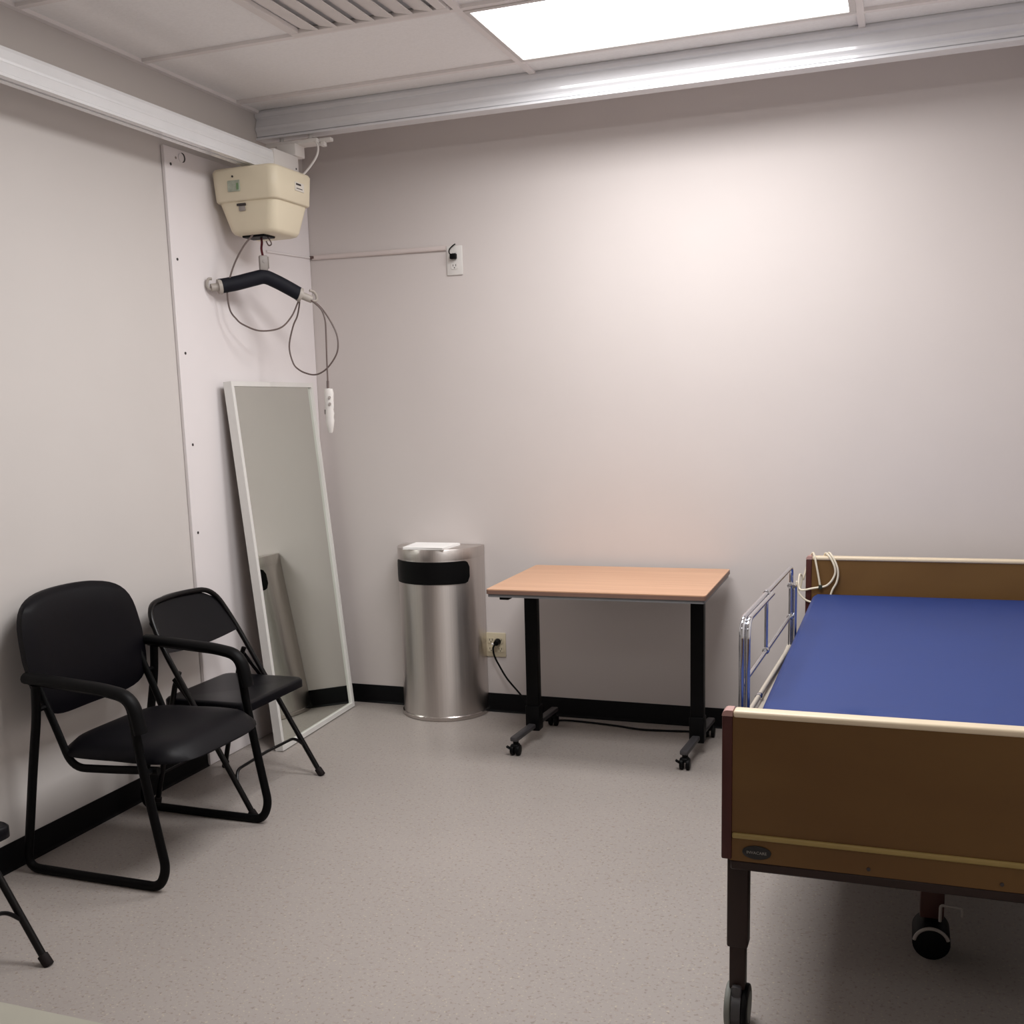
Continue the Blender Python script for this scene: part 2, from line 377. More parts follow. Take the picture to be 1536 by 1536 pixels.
cl = MB().box(-.018, .018, -.011, .011, .062, .122, .006); cl.cyl((0, -.013, .098), (0, .013, .098), .007, n=12); cl.box(.018, .023, -.006, .006, .07, .118, .002, 1)
cl.box(-.012, .012, -.009, .009, .05, .066, .003); cl.build('hanger_clip', M['grey_pl'], t)

# ------------------------------------------------------------------ hand control on its looping cord
HC = (.36, -.53, 1.34)
t = thing('hand_control', 'white hand control dangling on a looping grey cord from the lift', 'remote', HC); L = local(HC)
cord = MB()
cord.tube([L(*p) for p in spline([(.184, -.755, 2.143), (.149, -.775, 2.098), (.113, -.79, 2.034), (.089, -.80, 1.969), (.075, -.80, 1.918), (.076, -.79, 1.853), (.089, -.77, 1.819), (.105, -.745, 1.796), (.148, -.69, 1.772), (.202, -.62, 1.784), (.234, -.575, 1.832), (.262, -.56, 1.892),
    (.258, -.545, 1.885), (.230, -.52, 1.838), (.206, -.52, 1.795), (.182, -.52, 1.713), (.197, -.52, 1.642), (.226, -.52, 1.612), (.259, -.52, 1.597), (.292, -.52, 1.590), (.324, -.52, 1.595), (.36, -.52, 1.615), (.392, -.52, 1.648), (.412, -.52, 1.68), (.418, -.52, 1.715), (.414, -.52, 1.75), (.4, -.52, 1.785), (.375, -.52, 1.828), (.342, -.52, 1.87), (.305, -.525, 1.9), (.300, -.535, 1.905),
    (.311, -.54, 1.898), (.345, -.535, 1.868), (.359, -.53, 1.845), (.368, -.53, 1.81), (.369, -.53, 1.77), (.366, -.53, 1.649), (.365, -.53, 1.56)], 6)], .0035, 7)
cord.build('cord', M['greycable'], t)
MB().tube([L(.365, -.53, 1.562), L(.364, -.53, 1.545), L(.364, -.53, 1.53)], .0055, 10).build('strain_relief', M['greycable'], t)
hs = MB(); secs = [(1.531, .004, .0), (1.528, .019, .0), (1.51, .0215, .001), (1.48, .020, .001), (1.455, .020, .001), (1.44, .0180, .0), (1.425, .020, .001), (1.41, .0175, .0), (1.395, .0195, 0), (1.375, .0165, .0), (1.352, .012, .0), (1.343, .008, 0)]
rings = []
for z, r, dx in secs: rings.append([L(.366+dx + r*math.cos(2*PI*k/16), -.53+r*.75*math.sin(2*PI*k/16), z) for k in range(16)])
hso = hs.loft(rings).build('handset', M['white_pl'], t, 60)
for z in (1.492, 1.465):
    MB().cyl(L(.377, -.546, z), L(.379, -.5475, z), .006, n=12).build('button', M['grey_pl'], hso)
MB().box(*[v for i, p in enumerate(((.343, .348), (-.533, -.527), (1.422, 1.442))) for v in (p[0]-HC[i], p[1]-HC[i])], .001, 1).build('button', M['ink'], hso)

# ------------------------------------------------------------------ white panel on the left wall
t = thing('wall_panel', 'tall white board screwed flat to the left wall behind the mirror', 'panel', (0, -.53, 0))
MB().box(.0005, .015, -1.067+.53, -.002+.53, .001, 2.445, .002, 1).build('board', M['panel'], t)
for (y, z) in ((-1.03, 2.381), (-1.033, 2.03), (-1.027, 1.675), (-1.024, 1.319), (-1.033, .968)):
    MB().cyl((.014, y+.53, z), (.0165, y+.53, z), .0055, n=12).build('screw', M['ink'], t)
MB().cyl((.013, -.952+.53, 2.418), (.0158, -.952+.53, 2.418), .018, n=20).build('cable_hole', M['ink'], t)
MB().cyl((.0145, -.963+.53, 2.416), (.0185, -.963+.53, 2.416), .0165, n=20, bev=.001).build('hole_cover', M['panel'], t)
MB().cyl((.014, -.995+.53, 2.41), (.0162, -.995+.53, 2.41), .005, n=12).build('screw', M['grey_pl'], t)

# ------------------------------------------------------------------ cable cover and upper outlet
t = thing('cable_cover', 'thin pale cable cover running along the back wall to the upper outlet', 'cable cover', (.36, -.006, 2.14)); L = local((.36, -.006, 2.14))
MB().tube([L(.030, -.006, 2.149), L(.712, -.006, 2.141)], .011, 12, side=(0, 1, 0), r2=.006).build('cover', mat('painted_cable_cover', (208, 196, 192), .5, noise=.02), t)
MB().tube([L(.019, -.012, 2.149), L(.019, -.39, 2.134)], .005, 10, side=(1, 0, 0), r2=.004).build('wire', M['panel'], t)
MB().box(L(.018, 0, 0)[0], L(.04, 0, 0)[0], L(0, -.016, 0)[1], L(0, -.002, 0)[1], L(0, 0, 2.144)[2], L(0, 0, 2.156)[2], .002, 1).build('corner_joint', mat('brown_joint', (96, 74, 70), .6), t)

def outlet(name, label, x0, x1, z0, z1, m, recs, mf):
    t = thing(name, label, 'outlet', ((x0+x1)/2, 0, z0))
    w = (x1-x0)/2; h = z1-z0
    MB().box(-w, w, -.007, -.0002, 0, h, .003, 2).build('plate', m, t)
    for (cx, cz) in recs:
        f = MB().extrude([(cx+p[0], cz+p[1]) for p in rrect(-.0165, .0165, -.0135, .0135, .008)], 'y', -.0095, -.006).build('receptacle', mf, t)
        s = MB()
        for sx in (-.0065, .0065): s.box(cx+sx-.0012, cx+sx+.0012, -.0102, -.009, cz-.001, cz+.008)
        s.cyl((cx, -.0102, cz-.007), (cx, -.009, cz-.007), .0026, n=10); s.build('slots', M['ink'], f)
    return t
outlet('wall_outlet', 'white duplex wall outlet high on the back wall', .713, .790, 2.021, 2.148, M['outletface'], ((0, .088), (0, .039)), M['outletface'])
outlet('wall_outlet', 'cream four-socket wall outlet low behind the steel bin and table', .846, .945, .268, .384, M['cream'], ((-.023, .079), (-.023, .037), (.023, .079), (.023, .037)), M['cream'])
t = thing('charger_plug', 'small black charger plug and lead in the high wall outlet', 'plug', (.751, -.01, 2.10)); L = local((.751, -.01, 2.10))
MB().box(-.014, .016, -.022, -.001, -.011, .013, .004).build('plug', M['black_pl'], t)
MB().tube([L(*p) for p in spline([(.742, -.024, 2.108), (.735, -.026, 2.118), (.737, -.024, 2.133), (.748, -.018, 2.146), (.759, -.010, 2.155)])], .0028, 8).build('lead', M['black_pl'], t)

# ------------------------------------------------------------------ leaning mirror
MC = (.22, -.826, 0.001)
BL = Vector((.216, -.826, .001)); BR = Vector((.181, -.100, .001)); TC = Vector((.0675, -.465, 1.566))
u = (BR-BL).normalized(); W = (BR-BL).length
up_ = (TC-(BL+BR)/2); v = (up_ - u*up_.dot(u)).normalized(); LH = 1.572; nrm = u.cross(v).normalized()   # nrm faces the room (+x)
if nrm.x < 0: nrm = -nrm
t = thing('floor_mirror', 'tall mirror in a white frame leaning on the white board', 'mirror', tuple(BL)); D = .037
def mp(a, b, c): return (u*a + v*b + nrm*c)
b_ = .020
def mbox(mb, a0, a1, b0, b1, c0, c1):
    q = [mp(a, b, c) for a in (a0, a1) for b in (b0, b1) for c in (c0, c1)]
    mb._add(q, [(0, 1, 3, 2), (4, 6, 7, 5), (0, 4, 5, 1), (2, 3, 7, 6), (0, 2, 6, 4), (1, 5, 7, 3)])
fm = MB()
lift = .0035
mbox(fm, 0, b_, lift, LH, -D, 0); mbox(fm, W-b_, W, lift, LH, -D, 0); mbox(fm, b_, W-b_, lift, b_+lift, -D, 0); mbox(fm, b_, W-b_, LH-b_, LH, -D, 0)
fm.build('frame', M['mframe'], t)
gl = MB(); mbox(gl, b_-.002, W-b_+.002, b_, LH-b_+.002, -.014, -.010); gl.build('glass', M['mirror'], t)
bk = MB(); mbox(bk, .004, W-.004, .008, LH-.004, -D+.002, -.018); bk.build('backing', mat('mirror_backing', (120, 104, 88), .8), t)

# ------------------------------------------------------------------ half-round bin
BX, BY, BR_ = .645, -.034, .2045
TB = (BX, BY, 0)
t = thing('trash_can', 'half-round stainless steel bin standing against the back wall', 'trash can', TB)
def half(r, back, n=40, flat=.030):
    pts = [(-r, back)] + [(-r*math.cos(PI*k/n), -r*math.sin(PI*k/n)) for k in range(n+1)] + [(r, back)]
    return pts
bk_ = .030
def ring(r, z, back=bk_): return [(x, y, z) for x, y in half(r, back)]
body = MB().loft([ring(BR_, .012), ring(BR_, .752)]); body.build('body', M['steel'], t, 25)
tp = MB().loft([ring(BR_, .7521), ring(BR_+.001, .757), ring(BR_+.001, .797), ring(BR_-.001, .802), ring(BR_-.008, .8025)]); tp.build('top_cover', M['steel'], t, 25)
bs = MB().loft([ring(BR_+.003, .0), ring(BR_+.006, .003), ring(BR_+.006, .018), ring(BR_+.002, .022)]); bs.build('base_ring', M['steel2'], t, 25)
# opening: black flap, rounded, wrapped on the front
fl = MB(); zc0, zc1 = .642, .746; a0, a1 = R(-61), R(61); rr = BR_+.003
outl = rrect(a0*BR_, a1*BR_, zc0, zc1, .028, 8)
cen = []
N_ = 40; rows = 9; grid = []
def inside_z(s):
    # half height of the rounded flap at arc position s
    r = .030; e = a1*BR_ - abs(s); h = (zc1-zc0)/2
    return h if e >= r else h - r + math.sqrt(max(0, r*r-(r-e)**2))
for i in range(N_+1):
    s = a0*BR_ + (a1-a0)*BR_*i/N_; hh = max(.012, inside_z(s)); a = s/BR_; col = []
    for j in range(rows): 
        z = (zc0+zc1)/2 + hh*(2*j/(rows-1)-1); col.append((math.sin(a), -math.cos(a), z))
    grid.append(col)
outer = [[(x*rr, y*rr, z) for x, y, z in c] for c in grid]; inner = [[(x*(BR_-.004), y*(BR_-.004), z) for x, y, z in c] for c in grid]
vv = [p for c in outer for p in c] + [p for c in inner for p in c]; off = (N_+1)*rows; F = []
for i in range(N_):
    for j in range(rows-1):
        q = [i*rows+j, (i+1)*rows+j, (i+1)*rows+j+1, i*rows+j+1]; F += [q, [k+off for k in q[::-1]]]
for i in range(N_):
    for j in (0, rows-1): F.append([i*rows+j, (i+1)*rows+j, (i+1)*rows+j+off, i*rows+j+off])
for j in range(rows-1):
    for i in (0, N_): F.append([i*rows+j, i*rows+j+1, i*rows+j+1+off, i*rows+j+off])
fl._add(vv, F); fl.build('flap', M['black_pl'], t, 50)
MB().sphere((-.03, -BR_-.004, .020), .004).build('rivet', M['steel2'], t)
t = thing('paper_stack', 'small white stack of paper lying on top of the steel bin', 'paper', (.632, -.142, .803))
sk = MB().loft([[(x, y, 0) for x, y in ((-.090, -.094), (.106, -.090), (.118, .090), (-.108, .094))], [(x, y, .009) for x, y in ((-.088, -.094), (.107, -.091), (.118, .090), (-.108, .094))]]); sk.build('sheets', M['paper'], t)
MB().loft([[(x, y, .0092) for x, y in ((-.092, -.092), (.104, -.095), (.112, .092), (-.106, .09))], [(x, y, .0105) for x, y in ((-.092, -.092), (.104, -.095), (.112, .092), (-.106, .09))]]).build('top_sheet', M['paper'], t)

# ------------------------------------------------------------------ wheeled table
TT = (1.558, -.380, 0)
t = thing('rolling_table', 'wheeled table with a light wood top and black legs by the back wall', 'table', TT, R(.7))
hw, hd = .434, .334; zt = .719
MB().extrude(rrect(-hw, hw, -hd, hd, .012), 'z', zt-.004, zt).build('tabletop', M['ttop'], t)
MB().extrude(rrect(-hw-.001, hw+.001, -hd-.001, hd+.001, .012), 'z', zt-.019, zt-.0041).build('edge_band', M['tedge'], t)
MB().extrude(rrect(-hw+.004, hw-.004, -hd+.004, hd-.004, .012), 'z', zt-.032, zt-.0191).build('underside', M['tgrey'], t)
for s in (-1, 1):
    x = s*.352
    lg = MB().box(x-.027, x+.027, -.024, .024, .075, zt-.05, .004); lg.box(x-.031, x+.031, -.03, .03, .05, .16, .005); lg.box(x-.03, x+.03, -.2, .2, zt-.052, zt-.0325, .003)
    lg.build('leg', M['black_metal'], t)
    MB().box(x-.017, x+.017, -.235, .255, .062, .082, .006).mod(lambda p: (p.x+.07*p.y, p.y, p.z)).build('foot_bar', M['dkgrey_metal'], t)
    x0_ = x
    for yy in (-.212, .235):
        x = x0_+.07*yy
        c = MB(); c.cyl((x, yy, .048), (x, yy, .066), .012, n=14); c.box(x-.016, x+.016, yy-.02, yy+.016, .03, .05, .008, 3)
        c.build('caster', M['black_pl'], t)
        ca = C.objects[-1] if False else t.children[-1]
        for q in (-1, 1):
            w = MB().cyl((x+q*.005, yy-.004, .0235), (x+q*.020, yy-.004, .0235), .0235, n=22, bev=.003); w.build('wheel', M['black_pl'], ca)
        k = MB().box(x-.034, x-.012, yy-.03, yy-.012, .026, .033, .002, 1); k.mod(lambda p, x=x: (p.x, p.y, p.z + max(0, (x-.012-p.x))*.5)); k.build('brake_pedal', M['black_pl'], ca)
MB().box(-.325, .325, -.018, .018, zt-.085, zt-.045, .003).build('cross_rail', M['black_metal'], t)
MB().box(-hw+.045, -hw+.085, -hd+.03, -hd+.075, zt-.047, zt-.0325, .003).build('height_switch', M['black_pl'], t)

# power cord of the table
PC = (.904, -.012, .34)
t = thing('power_cord', 'black power cord from the low outlet trailing to the table legs', 'cord', PC); L = local(PC)
pl = MB().cyl((0.004, .002, .004), (.004, -.030, .0), .016, .012, n=14, bev=.003); pl.build('plug', M['black_pl'], t)
MB().sphere((-.014, -.026, -.004), .006, (1, .6, 1)).build('plug_glint', M['white_pl'], t)  # white bead painted in as the highlight on the black plug
MB().tube([L(*p) for p in spline([(.905, -.038, .338), (.896, -.046, .318), (.902, -.046, .28), (.925, -.046, .235), (.965, -.055, .178), (1.03, -.07, .115), (1.10, -.10, .05), (1.16, -.12, .012), (1.25, -.08, .0055), (1.36, -.085, .0055), (1.50, -.105, .0055), (1.61, -.13, .0055), (1.70, -.125, .0055), (1.80, -.110, .0055), (1.86, -.10, .0055)], 6)], .0045, 8).build('cable', M['black_pl'], t)

# ------------------------------------------------------------------ padded armchair
def make_armchair():
    t = thing('armchair', 'black padded armchair with tubular sled frame against the left wall', 'chair', (0, -1.848, 0))
    for s in (-1, 1):
        y = s*.288
        path = [(.172, y, .625), (.165, y, .53), (.128, y, .35), (.085, y, .12), (.066, y, .016), (.32, y, .0145), (.578, y, .0145), (.607, y, .075), (.575, y, .25), (.545, y, .43), (.525, y, .605), (.43, y, .622), (.20, y, .637), (.150, y, .640)]
        rad = [0, .05, .05, .05, .05, .02, .06, .05, .05, .05, .085, .03, .03, 0]
        MB().tube(fillet(path, rad, 6), .0155, 12, side=(0, 1, 0), r2=.0125).build('side_frame', M['black_metal'], t)
        arm = fillet([(.138, y, .647), (.20, y, .644), (.42, y, .630), (.535, y, .612), (.556, y, .50)], [0, .03, .03, .09, 0], 7)
        MB().tube(arm, .0185, 12, side=(0, 1, 0), r2=.024).build('armrest', M['black_pl'], t)
        yy = s*.245
        lf = fillet([(.105, yy, .74), (.135, yy, .62), (.205, yy, .455), (.245, yy, .352), (.40, yy, .360), (.575, yy, .372)], [0, .05, .05, .08, .03, 0], 7)
        lf2 = MB().tube(lf, .0135, 10, side=(0, 1, 0), r2=.0105)
        for (x, z) in ((.165, .545), (.553, .372)): lf2.tube([(x, yy, z), (x, s*.286, z)], .009, 8)
        lf2.build('seat_support', M['black_metal'], t)
    # curved back pad
    def pad(cu, cv, nu, nv, f, name, m):
        pass
    bk = MB(); nu, nv = 16, 14; front = []; back = []
    for i in range(nu+1):
        a = -1+2*i/nu; cf = []; cb = []
        for j in range(nv+1):
            b = -1+2*j/nv
            # superellipse disc mapping
            k = (abs(a)**4.5+abs(b)**4.5)**(1/4.5) if (a or b) else 1
            m_ = max(abs(a), abs(b)); sc = m_/k if k else 1
            yy, zz = a*sc, b*sc
            w = .276*(1 - .05*max(0, -zz) - .05*max(0, zz)); Y = yy*w; Z = .692 + zz*.198 + (-.022*max(0, -zz)**2*0) - .018*(yy*yy)*(zz > 0)*zz - .0*zz
            X = .120 - (Z-.50)*.18 + .035*yy*yy
            e = max(0, 1-m_**6)
            cf.append((X+.012+.020*e+.004, Y, Z)); cb.append((X-.004-.020*e, Y, Z))
        front.append(cf); back.append(cb)
    vv = [p for c in front for p in c]+[p for c in back for p in c]; off = (nu+1)*(nv+1); F = []
    for i in range(nu):
        for j in range(nv):
            q = [i*(nv+1)+j, (i+1)*(nv+1)+j, (i+1)*(nv+1)+j+1, i*(nv+1)+j+1]; F += [q, [k+off for k in q[::-1]]]
    per = [(i, 0) for i in range(nu)] + [(nu, j) for j in range(nv)] + [(i, nv) for i in range(nu, 0, -1)] + [(0, j) for j in range(nv, 0, -1)]
    for k in range(len(per)):
        p = per[k]; q = per[(k+1) % len(per)]; A = p[0]*(nv+1)+p[1]; B = q[0]*(nv+1)+q[1]; F.append([A, B, B+off, A+off])
    bk._add(vv, F); bk.build('backrest', M['vinyl'], t, 70)
    # seat pad: domed, rounded front
    st = MB(); n = 18; top = []; bot = []
    for i in range(n+1):
        a = -1+2*i/n; ct = []; cb = []
        for j in range(n+1):
            b = -1+2*j/n; m_ = max(abs(a), abs(b)); k = (abs(a)**4.5+abs(b)**4.5)**(1/4.5) if m_ else 1; sc = m_/k
            xx, yy = a*sc, b*sc
            X = .416+xx*.240; Y = yy*(.258 - .015*(xx < 0)*-xx*-1)
            e = max(0, 1-m_**4); zt_ = .404 + .050*e**.6 + .012*(xx)*(1-abs(xx)) - .020*max(0, xx-.55)**2*4
            ct.append((X, Y, zt_)); cb.append((X, Y, .392-.018*e))
        top.append(ct); bot.append(cb)
    vv = [p for c in top for p in c]+[p for c in bot for p in c]; off = (n+1)**2; F = []
    for i in range(n):
        for j in range(n):
            q = [i*(n+1)+j, (i+1)*(n+1)+j, (i+1)*(n+1)+j+1, i*(n+1)+j+1]; F += [q, [k+off for k in q[::-1]]]
    per = [(i, 0) for i in range(n)] + [(n, j) for j in range(n)] + [(i, n) for i in range(n, 0, -1)] + [(0, j) for j in range(n, 0, -1)]
    for k in range(len(per)):
        p = per[k]; q = per[(k+1) % len(per)]; A = p[0]*(n+1)+p[1]; B = q[0]*(n+1)+q[1]; F.append([A, B, B+off, A+off])
    st._add(vv, F); st.build('seat', M['vinyl'], t, 70)
    return t
make_armchair()

# ------------------------------------------------------------------ folding chairs
def make_folding(label, loc):
    t = thing('folding_chair', label, 'chair', loc, 0, 'folding chairs along the left wall')
    hw = .232; foot = (.520, .012); dxdz = -.577
    def fx(z): return foot[0] + dxdz*(z-foot[1])
    # front leg / back hoop
    zt = .754
    pth = [(foot[0], -hw-.008, .012), (fx(.62), -hw, .62), (fx(zt-.01), -hw+.03, zt), (fx(zt)-.022, 0, zt+.008), (fx(zt-.01), hw-.03, zt), (fx(.62), hw, .62), (foot[0], hw+.008, .012)]
    fr = fillet(pth, [0, .12, .10, .2, .10, .12, 0], 8)
    MB().tube(fr, .0105, 10).build('back_frame', M['chairmetal'], t)
    # backrest sheet, dished
    bp = MB(); nu, nv = 14, 8; A = []; B = []
    for i in range(nu+1):
        a = -1+2*i/nu; ca = []; cb = []
        for j in range(nv+1):
            b = j/nv; zlo = .588 - .018*(1-a*a); zhi = zt + .013 - .074*abs(a)**3.2
            z = zlo+(zhi-zlo)*b; wy = hw - .004 - .028*max(0, (z-.69)/.08)**2*(z > .69)
            y = a*wy; x = fx(z) - .022*(1-a*a)
            ca.append((x+.0035, y, z)); cb.append((x-.0035, y, z))
        A.append(ca); B.append(cb)
    vv = [p for c in A for p in c]+[p for c in B for p in c]; off = (nu+1)*(nv+1); F = []
    for i in range(nu):
        for j in range(nv):
            q = [i*(nv+1)+j, (i+1)*(nv+1)+j, (i+1)*(nv+1)+j+1, i*(nv+1)+j+1]; F += [q, [k+off for k in q[::-1]]]
    per = [(i, 0) for i in range(nu)] + [(nu, j) for j in range(nv)] + [(i, nv) for i in range(nu, 0, -1)] + [(0, j) for j in range(nv, 0, -1)]
    for k in range(len(per)):
        p = per[k]; q = per[(k+1) % len(per)]; a_ = p[0]*(nv+1)+p[1]; b_ = q[0]*(nv+1)+q[1]; F.append([a_, b_, b_+off, a_+off])
    bp._add(vv, F); bp.build('backrest', M['chairsheet'], t, 60)
    # seat pan
    sp = MB(); o1 = rrect(.135, .498, -.208, .208, .035)
    def sz(x, y): return .412 - .012*(1-((x-.31)/.19)**2)*(1-(y/.21)**2) + .004*(x-.3)
    for_rings = []
    for sc_, dz in ((.0, 0), (.5, 0), (.9, 0), (.97, -.001), (1.0, -.008), (1.0, -.034), (.96, -.036)):
        for_rings.append([(.316+(x-.316)*sc_ if sc_ else .316+(x-.316)*.02, y*(sc_ if sc_ else .02), sz(.316+(x-.316)*sc_, y*sc_)+dz) for x, y in o1])
    sp.loft(for_rings); sp.build('seat', M['chairsheet'], t, 50)
    # rear legs with hinge braces
    for s in (-1, 1):
        y = s*(hw-.022)
        MB().tube([(fx(.505)-.012, y, .515), (.20, y, .46), (.088, s*(hw-.012), .012)], .010, 10).build('rear_leg', M['chairmetal'], t)
        br = MB().box(-.075, .075, -.0025, .0025, -.009, .009, .002, 1)
        br.bm.transform(Matrix.Translation((.255, s*(hw-.008), .435)) @ Matrix.Rotation(R(50), 4, 'Y')); br.build('hinge_brace', M['chairmetal'], t)
        MB().cyl((fx(.03), s*(hw+.008), .028), (fx(-.006)-.0, s*(hw+.008), .0), .0145, n=14, bev=.003).build('front_foot_cap', M['rubber'], t)
        MB().cyl((.093, s*(hw-.012), .03), (.086, s*(hw-.012), .0), .0135, n=14, bev=.003).build('rear_foot_cap', M['rubber'], t)
    st = fillet([(fx(.118), -hw-.006, .118), (fx(.16)-.0, -hw+.03, .160), (fx(.16)-.004, 0, .164), (fx(.16), hw-.03, .160), (fx(.118), hw+.006, .118)], [0, .04, .02, .04, 0], 6)
    MB().tube(st, .006, 8).build('front_stretcher', M['chairmetal'], t)
    MB().tube([(.11, -hw+.014, .12), (.11, hw-.014, .12)], .005, 8).build('rear_stretcher', M['chairmetal'], t)
    return t
fc = make_folding('black metal folding chair between the padded armchair and the mirror', (0, -1.287, 0))
dup(fc, (.045, -2.842, 0), 'black metal folding chair cut off by the left edge of the photo')

# ------------------------------------------------------------------ hospital bed
BD = (2.775, -1.29, 0)
t = thing('hospital_bed', 'adjustable hospital bed with brown end boards and a chrome side rail', 'bed', BD); L = local(BD)
BX0, BX1 = 2.313, 3.237
def lbox(mb, x0, x1, y0, y1, z0, z1, bev=0., seg=2): return mb.box(x0-BD[0], x1-BD[0], y0-BD[1], y1-BD[1], z0-BD[2], z1-BD[2], bev, seg)
def endboard(name, yface, depth, ztop, zbot, ridge):
    y0, y1 = (yface, yface+depth)
    o = lbox(MB(), BX0+.018, BX1-.018, y0+.001, y1-.001, zbot, ztop-.006).build(name, M['bedpanel'], t)
    for s in (0, 1):
        xa = BX0 if s == 0 else BX1-.023
        lbox(MB(), xa, xa+.023, y0-.003, y1+.003, zbot+.002, ztop-.013, .004, 2).build('edge_trim', M['bedtrim'], o)
        cc = MB(); xo = xa if s == 0 else xa+.023; sg = 1 if s == 0 else -1
        cc.extrude([(xo-BD[0], ztop-.0132-BD[2])] + [(xo+sg*(.011-.011*math.cos(R(a)))-BD[0], ztop-.011+.011*math.sin(R(a))-BD[2]) for a in range(0, 91, 15)] + [(xo+sg*.023-BD[0], ztop-BD[2]), (xo+sg*.023-BD[0], ztop-.0132-BD[2])], 'y', y0-.003-BD[1], y1+.003-BD[1])
        cc.build('lit_trim_top', M['bedtrim_lit'], o)  # top end of the edge trim, its lit look put in by colour
    lbox(MB(), BX0+.0235, BX1-.0235, y0-.003, y1+.003, ztop-.016, ztop, .006, 3).build('top_trim', M['bedcap'], o)
    if ridge:
        lbox(MB(), BX0+.0235, BX1-.0235, y0-.005, y0+.004, .479, .492, .004, 3).build('lower_trim', M['bedridge'], o)
        for x in (2.623, 2.881): MB().cyl(L(x, y0-.001, .441), L(x, y0+.002, .441), .004, n=10).build('screw', M['ink'], o)
        em = MB(); r_ = [[L(2.390+.031*math.cos(2*PI*k/32)*sc, y, .4505+.0155*math.sin(2*PI*k/32)*sc) for k in range(32)] for sc, y in ((1, y0+.002), (1, y0-.002), (.94, y0-.003))]
        em.loft(r_).build('emblem', M['emblem'], o)
        text_mesh('INVACARE', .0092, 'emblem_lettering', M['silver'], o, Matrix.Translation(L(2.390, y0-.0034, .4505)) @ Matrix.Rotation(R(90), 4, 'X'), .0003)
    return o
endboard('footboard', -2.385, .032, .770, .426, True)
endboard('headboard', -.200, .030, .804, .30, False)
def bedleg(x, y, top):
    l = MB(); l.cyl(L(x, y, .205), L(x, y, top), .0245, n=4); l.bm.clear()
    lbox(l, x-.0235, x+.0235, y-.0235, y+.0235, .205, top, .005, 2)
    lbox(l, x-.018, x+.018, y-.018, y+.018, .10, .21, .004, 2)
    o = l.build('leg', M['bedframe'], t)
    cs = MB(); lbox(cs, x-.0115, x+.0115, y-.03, y+.03, .045, .113, .006, 2); cs.cyl(L(x-.0105, y, .0525), L(x+.0105, y, .0525), .046, n=26); cs.cyl(L(x-.024, y, .052), L(x+.024, y, .052), .010, n=12); fk = cs.build('caster_fork', M['dkgrey_metal'], o)
    for q in (-1, 1):
        MB().cyl(L(x+q*.012, y, .0525), L(x+q*.026, y, .0525), .0525, n=30, bev=.005).build('caster_wheel', M['tyre'] if q < 0 else M['black_pl'], o)
        MB().cyl(L(x+q*.0105, y, .0525), L(x+q*.0275, y, .0525), .036, n=26, bev=.002).build('wheel_hub', M['dkgrey_metal'] if q < 0 else M['tyre'], o)
for x in (2.346, 3.204):
    bedleg(x, -2.338, .425); bedleg(x, -.150, .45)
fr = MB()
lbox(fr, 2.333, 3.217, -2.384, -2.310, .404, .4255, .003, 1); lbox(fr, 2.36, 3.19, -.170, -.145, .40, .44)
lbox(fr, 2.336, 2.366, -2.352, -.172, .455, .515, .004); lbox(fr, 3.184, 3.214, -2.352, -.172, .455, .515, .004)
for y in (-1.95, -1.3, -.6): lbox(fr, 2.366, 3.184, y-.02, y+.02, .46, .50)
fr.build('frame', M['bedframe'], t)
lbox(MB(), 2.345, 3.205, -2.34, -.205, .516, .532, .003, 1).build('deck', M['bedframe'], t)
lbox(MB(), 2.300, 2.318, -2.10, -.62, .555, .572, .004).build('deck_edge_bar', M['bedsteel'], t)
for y in (-2.0, -.7): lbox(MB(), 2.305, 2.345, y-.015, y+.015, .50, .558, .003).build('rail_bracket', M['bedframe'], t)
# chrome side rail: two telescoping loops, slightly splayed
def rx(y): return 2.285 + (y+1.87)*(.033/.985)
def railpt(y, z, off=0.): return L(rx(y)+off, y, z)
rl = t
ol = fillet([railpt(-1.872, .50), railpt(-1.872, .868), railpt(-.885, .862), railpt(-.885, .50)], [0, .05, .03, 0], 8)
rail = MB().tube(ol, .0075, 12).build('side_rail', M['chrome'], t)
il = fillet([railpt(-1.868, .50, .0148), railpt(-1.868, .866, .0148), railpt(-1.43, .862, .0148)], [0, .05, 0], 8)
MB().tube(il, .0072, 12).build('inner_rail', M['chrome'], rail)
il2 = fillet([railpt(-.890, .50, .0148), railpt(-.890, .80, .0148), railpt(-.93, .80, .0148)], [0, .02, 0], 4)
MB().tube(il2, .0068, 10).build('inner_rail', M['chrome'], rail)
MB().tube([railpt(-1.872, .690), railpt(-.885, .690)], .0065, 10).build('middle_bar', M['chrome'], rail)
MB().tube([railpt(-1.445, .855), railpt(-1.445, .69)], .0055, 10).build('upright', M['chrome'], rail)
for (y, z) in ((-1.445, .866), (-1.445, .692), (-.90, .80), (-.90, .69), (-1.57, .583)):
    MB().cyl(railpt(y-.012, z), railpt(y+.012, z), .0105, n=14, bev=.003).build('collar', M['chrome'], rail)
MB().tube([railpt(-1.872, .583), railpt(-.885, .583)], .0075, 10).build('lower_bar', M['bedsteel'], rail)
